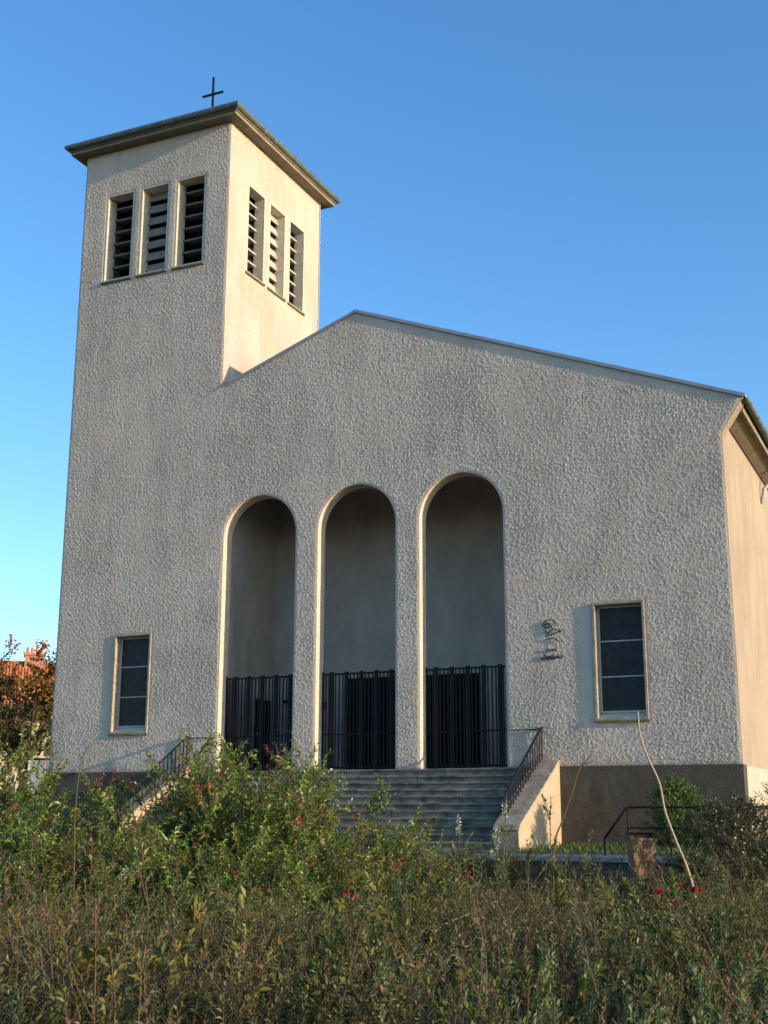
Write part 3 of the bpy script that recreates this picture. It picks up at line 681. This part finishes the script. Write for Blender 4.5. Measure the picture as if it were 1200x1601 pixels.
for dd, ss in spots:
    P_ = garden(dd, ss); u = ss/dd/.305
    w = np.array([1.2, 1.2, 1.0, 1.0, .9, 1.3])
    pat = math.sin(1.3*P_.x+.4)+math.sin(1.1*P_.y+1.7)
    w *= [1, 1, 1, 1, 1, 3.0] if pat < -.6 else ([2.2, 2.2, 1, .6, .6, .3] if pat > .7 else [1, 1, 1.2, 1.2, 1.4, .8])
    if u < -.2: w *= [.7, .7, 1.5, 1.4, 1.2, 1.3]
    if dd < 5.5: w *= [1.3, 1.3, .9, .9, 1.0, .7]
    k = rng.choice(6, p=w/w.sum()); root, lab, nm = kinds[k]
    topz = -1.60 - .012*(dd-4) + rng.normal(0, .12) + .10*math.sin(1.9*P_.x+.7)*math.sin(2.3*P_.y) + (.06 if u < -.4 else 0) + (.05 if u > .6 else 0)
    if dd > 9: topz = min(topz, -1.0-(.057 if u < .2 or dd < 11 else .066)*dd+rng.normal(0, .05))
    sc = (topz - gz(P_.x, P_.y))/1.0
    loc_ = (P_.x, P_.y, gz(P_.x, P_.y)-.03); sx = max(.85, sc)*rng.uniform(.9, 1.15)
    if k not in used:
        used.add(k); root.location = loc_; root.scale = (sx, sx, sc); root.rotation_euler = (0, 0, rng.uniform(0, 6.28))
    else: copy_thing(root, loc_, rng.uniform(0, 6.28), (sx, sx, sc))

LB = 'broad-leaved yellow-green weed among the small-leaved hedge shrubs'
bw = plant_root('broadleaf_weed', weedy(160, 1.0, 7, .5, .085, .38, [(.17, .20, .045, 2), (.22, .23, .05, 1), (.12, .16, .04, 2), (.25, .17, .05, .6)], 3, .2), M_leaf, M_twig, LB, 'weed', 'broad-leaved weeds in the hedge')
for i in range(15):
    dd = rng.uniform(3.8, 7.5); ss = rng.uniform(-.31, .0 if i % 3 else .3)*dd; P_ = garden(dd, ss); z_ = gz(P_.x, P_.y); sc = -1.56+rng.normal(0, .08)-z_
    if i == 0: bw.location = (P_.x, P_.y, z_); bw.scale = (.8, .8, sc)
    else: copy_thing(bw, (P_.x, P_.y, z_), rng.uniform(0, 6.28), (.8, .8, sc))
LT = 'low small-leaved plant at the foot of the terrace wall'
for i in range(17):
    x = 11.6+i*.36+rng.uniform(-.1, .1); y = -6.3-rng.uniform(0, 1.1)
    if 16.9 < x < 18.2: continue
    k = int(rng.choice([0, 2, 3, 4])); sc = rng.uniform(.42, .68)
    copy_thing(kinds[k][0], (x, y, gz(x, y)-.02), rng.uniform(0, 6.28), (.62, .62, sc), label=LT, group='low plants before the terrace')
# tall glossy shrubs on the left
def tall(seed, H, cols, redcols, stems=46, leafl=.064):
    p = Plant(seed); r = p.r; col = palette(r, cols); red = palette(r, redcols)
    for i in range(stems):
        a = r.uniform(0, 6.28); rad = .35*math.sqrt(r.uniform()); ln = r.uniform(.05, .62)
        h = H*(.70+.32*r.uniform()**.7)*(1-.15*ln)
        main = p.path((math.cos(a)*rad, math.sin(a)*rad, 0), (math.cos(a)*ln, math.sin(a)*ln, 1), h*math.hypot(1, ln*.8), 9, .08, .0)
        p.tube(main, .012, .003, 5)
        for k in range(25):
            t = r.uniform(.12, .99); q, dd = p.at(main, t); an = r.uniform(0, 6.28)
            tw = p.path(q, dd*.7+np.array([math.cos(an), math.sin(an), r.uniform(-.1, .5)])*.85, r.uniform(.18, .42), 5, .12, .03); p.tube(tw, .004, .0015, 3)
            rd = r.uniform() < .10
            cf = (lambda t_: red() if (t_ > .45) else col()) if rd else (lambda t_: col())
            p.leaves(tw, .12, 1.0, int(r.integers(10, 15)), leafl*1.12, .31, .85, cf, 2, shrink=.75)
        p.leaves(main, .5, 1.0, 12, leafl, .33, .8, (lambda t_: red() if r.uniform() < .06 else col()), 2)
    return p
PH = [(.085, .155, .022, 3), (.13, .215, .03, 3), (.05, .09, .016, 1.4), (.21, .25, .04, 2.4), (.22, .15, .035, .8)]
RED = [(.24, .055, .03), (.18, .04, .03), (.26, .11, .04)]
tk = [plant_root('tall_shrub', tall(40+i, 2.0, PH, RED), M_gloss, M_twig, 'x', 'shrub', None, .3) for i in range(3)]
tall_list = [  # d, s, height, label
  (11.6, -1.52, 2.10, 'tall glossy green shrub whose top covers the foot of the left arch', 0),
  (11.9, -.95, 2.02, 'tall glossy green shrub in front of the middle arch foot, with red shoots', 1),
  (11.2, -.30, 1.5, 'lower right-hand glossy shrub overlapping the stairs', 2),
  (11.0, -2.35, 1.36, 'dark green glossy shrub below the left handrail', 1),
  (12.8, -2.6, 1.40, 'glossy green shrub behind the others under the left window', 2),
  (11.8, -3.15, 1.55, 'glossy shrub at the foot of the tower corner', 0),
  (13.2, -4.05, 2.25, 'tallest red-tinged shrub at the left edge', 1),
  (10.6, -3.3, 1.62, 'bushy green shrub low at the left edge', 2),
  (10.0, -2.1, 1.36, 'low glossy shrub in front of the left row, centre', 0),
  (9.9, -1.2, 1.40, 'low glossy shrub in front of the tall green ones', 1),
  (10.1, -.55, 1.30, 'low glossy shrub in front of the stairs foot', 0)]
for i, (dd, ss, h, lab, k) in enumerate(tall_list):
    P_ = garden(dd, ss); loc_ = (P_.x, P_.y, gz(P_.x, P_.y)-.03); sc = h/2.0; sx = .90*max(.85, sc)
    if i in (0, 1, 2) and tk[k].get('label') == 'x' and k == i:
        o = tk[k]; o.location = loc_; o.rotation_euler = (0, 0, i*1.3); o.scale = (sx, sx, sc); tag(o, label=lab, group='tall glossy shrubs on the left')
    else: copy_thing(tk[k], loc_, i*2.1+.4, (sx, sx, sc), label=lab, group='tall glossy shrubs on the left')

# upright flowering shoots (white panicles)
def butterfly(seed, H, n, flower=True):
    p = Plant(seed); r = p.r; col = palette(r, [(.10, .135, .055, 3), (.13, .165, .075, 2), (.16, .17, .07, 1)]); wh = palette(r, [(.75, .74, .68), (.6, .62, .5)], .06)
    for i in range(n):
        a = r.uniform(0, 6.28); ln = r.uniform(.02, .22); h = H*(1 if i == 0 else r.uniform(.55, .93))
        main = p.path((r.normal(0, .06), r.normal(0, .06), 0), (math.cos(a)*ln, math.sin(a)*ln, 1), h, 10, .045, .03); p.tube(main, .007, .002)
        p.leaves(main, .3, 1.0, 30, .088, .23, .65, lambda t_: col(), 2, shrink=.45)
        for k in range(5):
            q, dd = p.at(main, r.uniform(.45, .9)); an = r.uniform(0, 6.28)
            tw = p.path(q, dd+np.array([math.cos(an), math.sin(an), .2])*.6, r.uniform(.1, .25), 4, .08, .08); p.tube(tw, .003, .001, 3); p.leaves(tw, .1, 1, 10, .062, .24, .65, lambda t_: col(), 2)
        if flower and i < 2:
            q, dd = p.at(main, 1.0)
            for k in range(40):
                t_ = r.uniform(-.09, .03); v = r.normal(0, 1, 3); v /= np.linalg.norm(v)
                p.leaf(q+dd*t_+v*.013*(1-t_*4), v, r.normal(0, 1, 3), .012, .010, wh())
    return p
for i, (dd, ss, h, lab, fl) in enumerate((
   (9.0, .74, 1.58, 'slender shoot with a white flower spike against the stairs', True), (9.3, .50, 1.46, 'white-flowered shoot left of the tallest one by the stairs', True),
   (9.4, 1.22, 1.62, 'tall leafy shoots in front of the stair cheek wall', False), (8.6, 1.30, 1.38, 'shorter leafy shoots below the stair cheek wall', False), (9.1, .18, 1.22, 'leafy shoot before the lowest steps', False),
   (5.6, 1.58, 1.10, 'tall leafy shoot at the far right of the hedge', False), (4.6, -.15, .95, 'pale upright shoots low in the middle of the hedge', False), (4.4, -.36, .92, 'pale upright shoots low left of the middle', False),
   (8.2, -1.75, 1.18, 'white-flowered shoot among the left shrubs', True), (8.0, .98, 1.1, 'white-flowered shoot below the cheek wall, low in the hedge', True))):
    P_ = garden(dd, ss); o = plant_root('flowering_shoot', butterfly(70+i, h, 4 if i != 5 else 2, fl), M_leaf, M_twig, lab, 'plant', 'upright shoots rising from the hedge')
    o.location = (P_.x, P_.y, gz(P_.x, P_.y))
def sage(seed, H):
    p = Plant(seed); r = p.r; col = palette(r, [(.16, .215, .105, 3), (.20, .25, .11, 2), (.12, .17, .07, 1)])
    for i in range(5):
        a = r.uniform(0, 6.28); ln = r.uniform(.03, .3)
        main = p.path((r.normal(0, .07), r.normal(0, .07), 0), (math.cos(a)*ln, math.sin(a)*ln, 1), H*r.uniform(.8, 1.05), 9, .05, .03); p.tube(main, .005, .0016)
        p.leaves(main, .45, 1.02, 30, .048, .24, .62, lambda t_: col(), 2, shrink=.5)
        for k in range(6):
            q, dd = p.at(main, r.uniform(.5, .95)); an = r.uniform(0, 6.28)
            tw = p.path(q, dd+np.array([math.cos(an), math.sin(an), .2])*.6, r.uniform(.08, .2), 4, .08, .08); p.tube(tw, .002, .001, 3); p.leaves(tw, .05, 1.02, 12, .036, .25, .6, lambda t_: col(), 2, shrink=.55)
    return p
LS = 'pale sage-green upright shoots standing out of the front hedge'
sg_ = [plant_root('sage_shoot', sage(150+i, 1.0), M_leaf, M_twig, LS, 'plant', 'pale shoots in the front hedge') for i in range(4)]
rng = np.random.default_rng(31)
for i in range(46):
    dd = 3.7+7.0*rng.uniform()**1.3; ss = rng.uniform(-.31, .31)*dd; P_ = garden(dd, ss)
    if dd > 9.3 and ss < 0: continue
    top_ = -1.47 - .012*(dd-4) + rng.normal(0, .07); z_ = gz(P_.x, P_.y); sc = top_-z_
    if i < 4: o = sg_[i]; o.location = (P_.x, P_.y, z_); o.scale = (1, 1, sc)
    else: copy_thing(sg_[i % 4], (P_.x, P_.y, z_), rng.uniform(0, 6.28), (1, 1, sc))
# red roses
def rose(seed, H, nf):
    p = Plant(seed); r = p.r; col = palette(r, [(.06, .085, .03), (.09, .11, .04)]); rd = palette(r, [(.42, .008, .025), (.55, .018, .045)], .15)
    for i in range(nf):
        a = r.uniform(0, 6.28); ln = r.uniform(.05, .25)
        main = p.path((0, 0, 0), (math.cos(a)*ln, math.sin(a)*ln, 1), H*r.uniform(.93, 1.05), 8, .05, .02); p.tube(main, .005, .002)
        p.leaves(main, .3, .95, 14, .045, .5, .9, lambda t_: col(), 2)
        q, dd = p.at(main, 1.0)
        for k in range(34):
            v = r.normal(0, 1, 3); v /= np.linalg.norm(v); v[2] = abs(v[2])*.8; p.leaf(q+v*.006, v, r.normal(0, 1, 3), .031, .032, rd())
    return p
for i, (dd, ss, h, nf, lab) in enumerate(((8.0, 1.66, 1.04, 5, 'rose with a cluster of red blooms below the litter bin'), (8.0, -.30, 1.02, 2, 'rose with one red bloom left of the stairs foot'), (6.4, -.40, .90, 2, 'low rose with a dark red bloom in the middle of the hedge'), (6.6, 1.57, .98, 2, 'rose with a small red bloom at the right of the hedge'))):
    P_ = garden(dd, ss); o = plant_root('rose_bush', rose(90+i, h, nf), M_petal, M_twig, lab, 'rose', 'red roses in the hedge'); o.location = (P_.x, P_.y, gz(P_.x, P_.y))
# shrub behind the railing, shrubs at the right edge
def dense(seed, H, Rr, cols, n=260, leafl=.05, ratio=.5, lo=.1):
    p = Plant(seed); r = p.r; col = palette(r, cols)
    for i in range(8):
        a = r.uniform(0, 6.28); m_ = p.path((0, 0, 0), (math.cos(a)*.4, math.sin(a)*.4, 1), H*.8, 7, .1, .0); p.tube(m_, .012, .004)
    for i in range(n):
        a = r.uniform(0, 6.28); z = r.uniform(lo, 1); rr = Rr*math.sqrt(max(.05, 1-abs(2*z-1)**2.4))*r.uniform(.35, 1)*(1+.25*math.sin(3*a+z*5+seed))
        q = np.array([math.cos(a)*rr, math.sin(a)*rr, z*H*r.uniform(.9, 1.05)])
        tw = p.path(q-np.array([math.cos(a)*.12, math.sin(a)*.12, .1]), (math.cos(a)*.7, math.sin(a)*.7, r.uniform(.2, 1)), r.uniform(.16, .3), 4, .15, .03); p.tube(tw, .004, .0015, 3)
        p.leaves(tw, .1, 1, 8, leafl, ratio, .9, lambda t_: col(), 2, shrink=.8)
    return p
o = plant_root('bush', dense(110, 1.42, .55, [(.075, .13, .025, 3), (.11, .17, .04, 2), (.045, .08, .02, 1)], 750, .06), M_leaf, M_bark, 'bright green bush against the plinth behind the railing', 'bush'); o.location = (16.95, -1.75, -1.74)
RB = [(.045, .07, .022, 3), (.07, .10, .03, 2), (.10, .06, .03, 1), (.13, .045, .03, .5)]
for i, (x, y, H, rr, lab) in enumerate(((19.1, -6.6, 1.45, .62, 'dark reddish-green shrub growing through the railing'), (19.95, -7.3, 1.75, .8, 'large dark shrub at the right edge'), (19.3, -8.6, 1.25, .65, 'dark shrub in front of the railing, right of the bin'), (18.3, -5.55, .95, .5, 'small dark shrub at the railing beside the green bush'), (20.0, -10.2, 1.1, .6, 'dark leafy shrub low at the right edge'), (19.0, -10.6, .95, .55, 'leafy shrub around the pale cane foot'))):
    o = plant_root('dark_shrub', dense(120+i, H, rr, RB, 520, .055, .42), M_gloss, M_twig, lab, 'shrub', 'dark shrubs at the right'); o.location = (x, y, gz(x, y) if y < -5.7 else -1.74)
# bare canes
def cane(pts, r0, r1, name, mat, label, side=()):
    b = Vector(pts[-1]); root = empty(name, b, label=label, cat='branch')
    fine = []
    P4 = [Vector(p) for p in pts]
    for i in range(len(P4)-1):
        a0, a1, a2, a3 = P4[max(i-1, 0)], P4[i], P4[i+1], P4[min(i+2, len(P4)-1)]
        for k in range(4):
            t = k/4; fine.append(.5*((2*a1)+(-a0+a2)*t+(2*a0-5*a1+4*a2-a3)*t*t+(-a0+3*a1-3*a2+a3)*t**3))
    fine.append(P4[-1])
    mb_ = MB(); mb_.tube(fine, list(np.linspace(r0, r1, len(fine))), 7); mb_.build('stem', mat, root, smooth=True)
    for s_ in side:
        mb_ = MB(); mb_.tube(s_, list(np.linspace(.006, .002, len(s_))), 5); mb_.build('twig', mat, root)
cane([(19.61, -15.68, -.08), (19.62, -15.67, -.30), (19.68, -15.66, -.50), (19.77, -15.64, -.73), (19.81, -15.63, -.99), (19.90, -15.61, -1.27), (19.97, -15.60, -1.46), (20.03, -15.58, -1.75), (20.06, -15.55, -2.4)], .007, .015, 'dead_cane', M_cane, 'long pale leafless cane leaning up to the right window')
cane([(17.0, -20.15, -.575), (16.94, -20.18, -.545), (16.91, -20.2, -.54), (16.88, -20.23, -.57), (16.85, -20.25, -.63), (16.83, -20.26, -.79), (16.83, -20.27, -1.05), (16.84, -20.26, -1.38), (16.86, -20.2, -2.45)], .0018, .005, 'arching_stem', M_twig, 'thin reddish arching stem rising before the tower base')
cane([(18.66, -13.86, -.38), (18.52, -13.89, -.55), (18.45, -13.92, -.76), (18.34, -13.95, -1.06), (18.24, -13.98, -1.39), (18.2, -13.95, -2.35)], .005, .011, 'bare_twig', M_twig, 'dark bare twig crossing the plinth beside the cheek wall', [[(18.52, -13.89, -.55), (18.56, -13.9, -.47), (18.58, -13.9, -.38)], [(18.58, -13.88, -.48), (18.66, -13.87, -.46), (18.72, -13.87, -.42)]])
rng = np.random.default_rng(77)
for i, (dd, s0, s1, z0, z1, pale, lab) in enumerate(((4.6, -.75, .15, -1.72, -1.50, 0, 'long reddish cane arching low over the left of the hedge'), (4.4, -.55, -.30, -1.95, -1.52, 0, 'reddish slanting cane low in the left of the hedge'), (4.5, -.30, .02, -1.9, -1.58, 1, 'pale straight dead stick low in the middle of the hedge'),
      (6.2, .0, .55, -1.75, -1.42, 1, 'thin pale curved stem right of the middle rose'), (5.6, .35, .62, -1.75, -1.38, 0, 'reddish cane below the stair cheek in the hedge'))):
    a = garden(dd, s0); b = garden(dd+.2, s1); pts = []
    for k in range(6):
        t = k/5; q_ = b.lerp(a, t); pts.append((q_.x+rng.normal(0, .012), q_.y, z1+(z0-z1)*t+.035*math.sin(math.pi*t)))
    pts.append((a.x, a.y, -2.5)); cane(pts, .0016, .004, 'bare_cane', M_cane if pale else M_twig, lab)
# grass and low weeds on the terrace by the wall
p = Plant(200); r = p.r; col = palette(r, [(.09, .14, .03), (.06, .10, .025), (.13, .16, .05)])
for i in range(5200):
    x = r.uniform(14.2, 22); y = -r.uniform(.05, 1)**1.0*4.6
    if r.uniform() < .35: y = -r.uniform(.05, .8)
    a = r.uniform(0, 6.28); p.leaf((x, y, -1.725), (math.cos(a)*.5, math.sin(a)*.5, 1), (math.cos(a), math.sin(a), -.4), r.uniform(.06, .22), r.uniform(.008, .03), col())
o = link('grass', p.foliage_mesh('grass', .15), M_leaf); tag(o, 'rough green grass along the foot of the plinth', 'grass', kind='stuff')

# ================================================================== HOUSE AND TREE BEHIND
hd = 84.0
hx = CAM.x + hd*math.sin(YAW-.278); hy = CAM.y + hd*math.cos(YAW-.278)
house = empty('house', (hx, hy, -2.06), rz=-YAW+.278, label='cream house with orange tiled roof and brick chimney behind the autumn tree', cat='house')
M_cream = attr_var('cream_render', (.42, .37, .27), (.50, .445, .335), .8, .9).m
m = Mat('clay_tiles', (.42, .14, .06), .85, .15); wv = m.n.new('ShaderNodeTexWave'); wv.bands_direction = 'X'; wv.inputs['Scale'].default_value = 1.6; m.l.new(m.co, wv.inputs['Vector'])
m.color(m.ramp(m.noise(1.8, 6, .7), [(.3, (.30, .085, .035)), (.7, (.50, .18, .075))])); m.bump(wv.outputs['Fac'], .06); M_tile = m.m
M_brick = attr_var('chimney_brick', (.30, .13, .08), (.44, .24, .16), 4, .9, .01).m
M_pot = attr_var('clay_pot', (.45, .16, .09), (.55, .22, .13), 6, .8).m
B = lambda mb_, n, mt, par=house: link(n, mb_.mesh(n), mt, par, True)
HZ, EZ = 10.95, 7.2
mb = MB(); mb.box(-9, 9, 0, 8, 0, EZ); B(mb, 'wall', M_cream)
mb = MB(); mb.prism([[(-.6, EZ-.15), (4, HZ), (8.6, EZ-.15), (8.6, EZ-.35), (4, HZ-.25), (-.6, EZ-.35)]], lambda u, v, d: (d, u, v), -9.4, 9.4); rf = B(mb, 'roof', M_tile)
ch = MB(); ch.box(.0, 1.25, 3.4, 4.6, HZ-1.6, HZ+.35); ch.box(-.08, 1.33, 3.32, 4.68, HZ+.35, HZ+.5); chm = B(ch, 'chimney', M_brick, rf)
for k in range(4):
    mb = MB(); mb.tube([(.17+k*.30, 4, HZ+.5), (.17+k*.30, 4, HZ+.95)], [.12, .10], 8); B(mb, 'chimney_pot', M_pot, rf)
for x in (-6, -3, 0, 3, 6):
    for z in (1.0, 4.3):
        wo_ = empty('window'); wo_.parent = house; wo_.location = (x, 0, z)
        mb = MB(); mb.prism([rect(-.6, .6, 0, 1.6), rect(-.5, .5, .1, 1.5)], lambda u, v, d: (u, d, v), -.08, .05); mb.box(-.03, .03, -.06, .02, .1, 1.5); link('frame', mb.mesh('frame'), M_steel, wo_, True)
        mb = MB(); mb.box(-.5, .5, -.03, -.01, .1, 1.5); link('pane', mb.mesh('pane'), M_glass, wo_, True)
ver = empty('conservatory', (-15.6, 24.0, -2.06), rz=-YAW+.27, label='low pale blue glazed lean-to beside the tower base, below the autumn tree', cat='conservatory')
M_bglass = attr_var('pale_blue_glass', (.14, .18, .22), (.2, .25, .3), 1.0, .12, spec=.6).m
for k in range(7):
    mb = MB(); mb.box(-4+k*1.1, -4+k*1.1+1.0, 0, .03, 1.2, 3.5); link('pane', mb.mesh('pane'), M_bglass, ver, True)
    mb = MB(); mb.box(-4+k*1.1-.1, -4+k*1.1, -.05, .08, 0, 3.6); link('mullion', mb.mesh('mullion'), M_steel, ver, True)
mb = MB(); mb.box(-4, 3.7, -.04, .1, 0, 1.2); mb.box(-4.2, 3.9, -.1, 2.5, 3.6, 3.72); link('base_wall', mb.mesh('base_wall'), M_plinth2, ver, True)

def tree(seed, H, cols_top, cols_low, Rr):
    p = Plant(seed); r = p.r; top = palette(r, cols_top, .2); low = palette(r, cols_low, .2)
    tr_ = p.path((0, 0, 0), (.05, .02, 1), H*.34, 6, .05, .02); p.tube(tr_, .26, .17, 8)
    ends = []
    for i in range(11):
        a = i*2.4+r.normal(0, .3); q, _ = p.at(tr_, r.uniform(.55, 1)); ln = r.uniform(.35, 1.0)
        b = p.path(q, (math.cos(a)*ln, math.sin(a)*ln, 1), H*.58*r.uniform(.8, 1.1), 8, .10, .02); p.tube(b, .10, .03, 6)
        for k in range(8):
            t = r.uniform(.25, 1); q2, dd = p.at(b, t); an = r.uniform(0, 6.28)
            c = p.path(q2, dd*.5+np.array([math.cos(an), math.sin(an), r.uniform(-.25, .5)]), H*r.uniform(.14, .26), 6, .14, .0); p.tube(c, .035, .01, 4)
            for j in range(5):
                q3, d3 = p.at(c, r.uniform(.2, 1)); e = p.path(q3, d3+r.normal(0, .7, 3), r.uniform(.5, 1.1), 5, .2, .0); p.tube(e, .012, .004, 3); ends.append(e)
    zm = max(e[-1][2] for e in ends)
    for e in ends:
        z = e[-1][2]/zm; pal = (lambda t_: top()) if z > .66+r.normal(0, .06) else (lambda t_: low())
        n = int(25 if z > .6 else 14)
        p.leaves(e, .1, 1.05, n, .17, .6, 1.0, pal, 2, shrink=.9)
        for k in range(n):
            q, d = p.at(e, r.uniform(.1, 1)); v = r.normal(0, 1, 3); p.leaf(q+v*.16, v/np.linalg.norm(v), r.normal(0, 1, 3), .16, .10, pal(0))
    return p
TOPC = [(.34, .10, .022, 3), (.42, .18, .03, 2), (.30, .20, .04, 1.6), (.25, .06, .025, 1.4), (.12, .11, .03, 1.4)]
LOWC = [(.055, .06, .02, 3), (.08, .07, .025, 2), (.18, .09, .03, .8)]  # greener lower leaves, with the crown's shade put into their colour
root = empty('autumn_tree', (-19.3, 21.9, -2.06), label='rust and gold autumn tree left of the tower, before the house', cat='tree')
p = tree(300, 9.9, TOPC, LOWC, 3.5)
link('trunk', p.stem.mesh('tree_trunk', False), M_bark, root, True); fo = link('crown', p.foliage_mesh('tree_crown', .2), M_leaf, root, True)
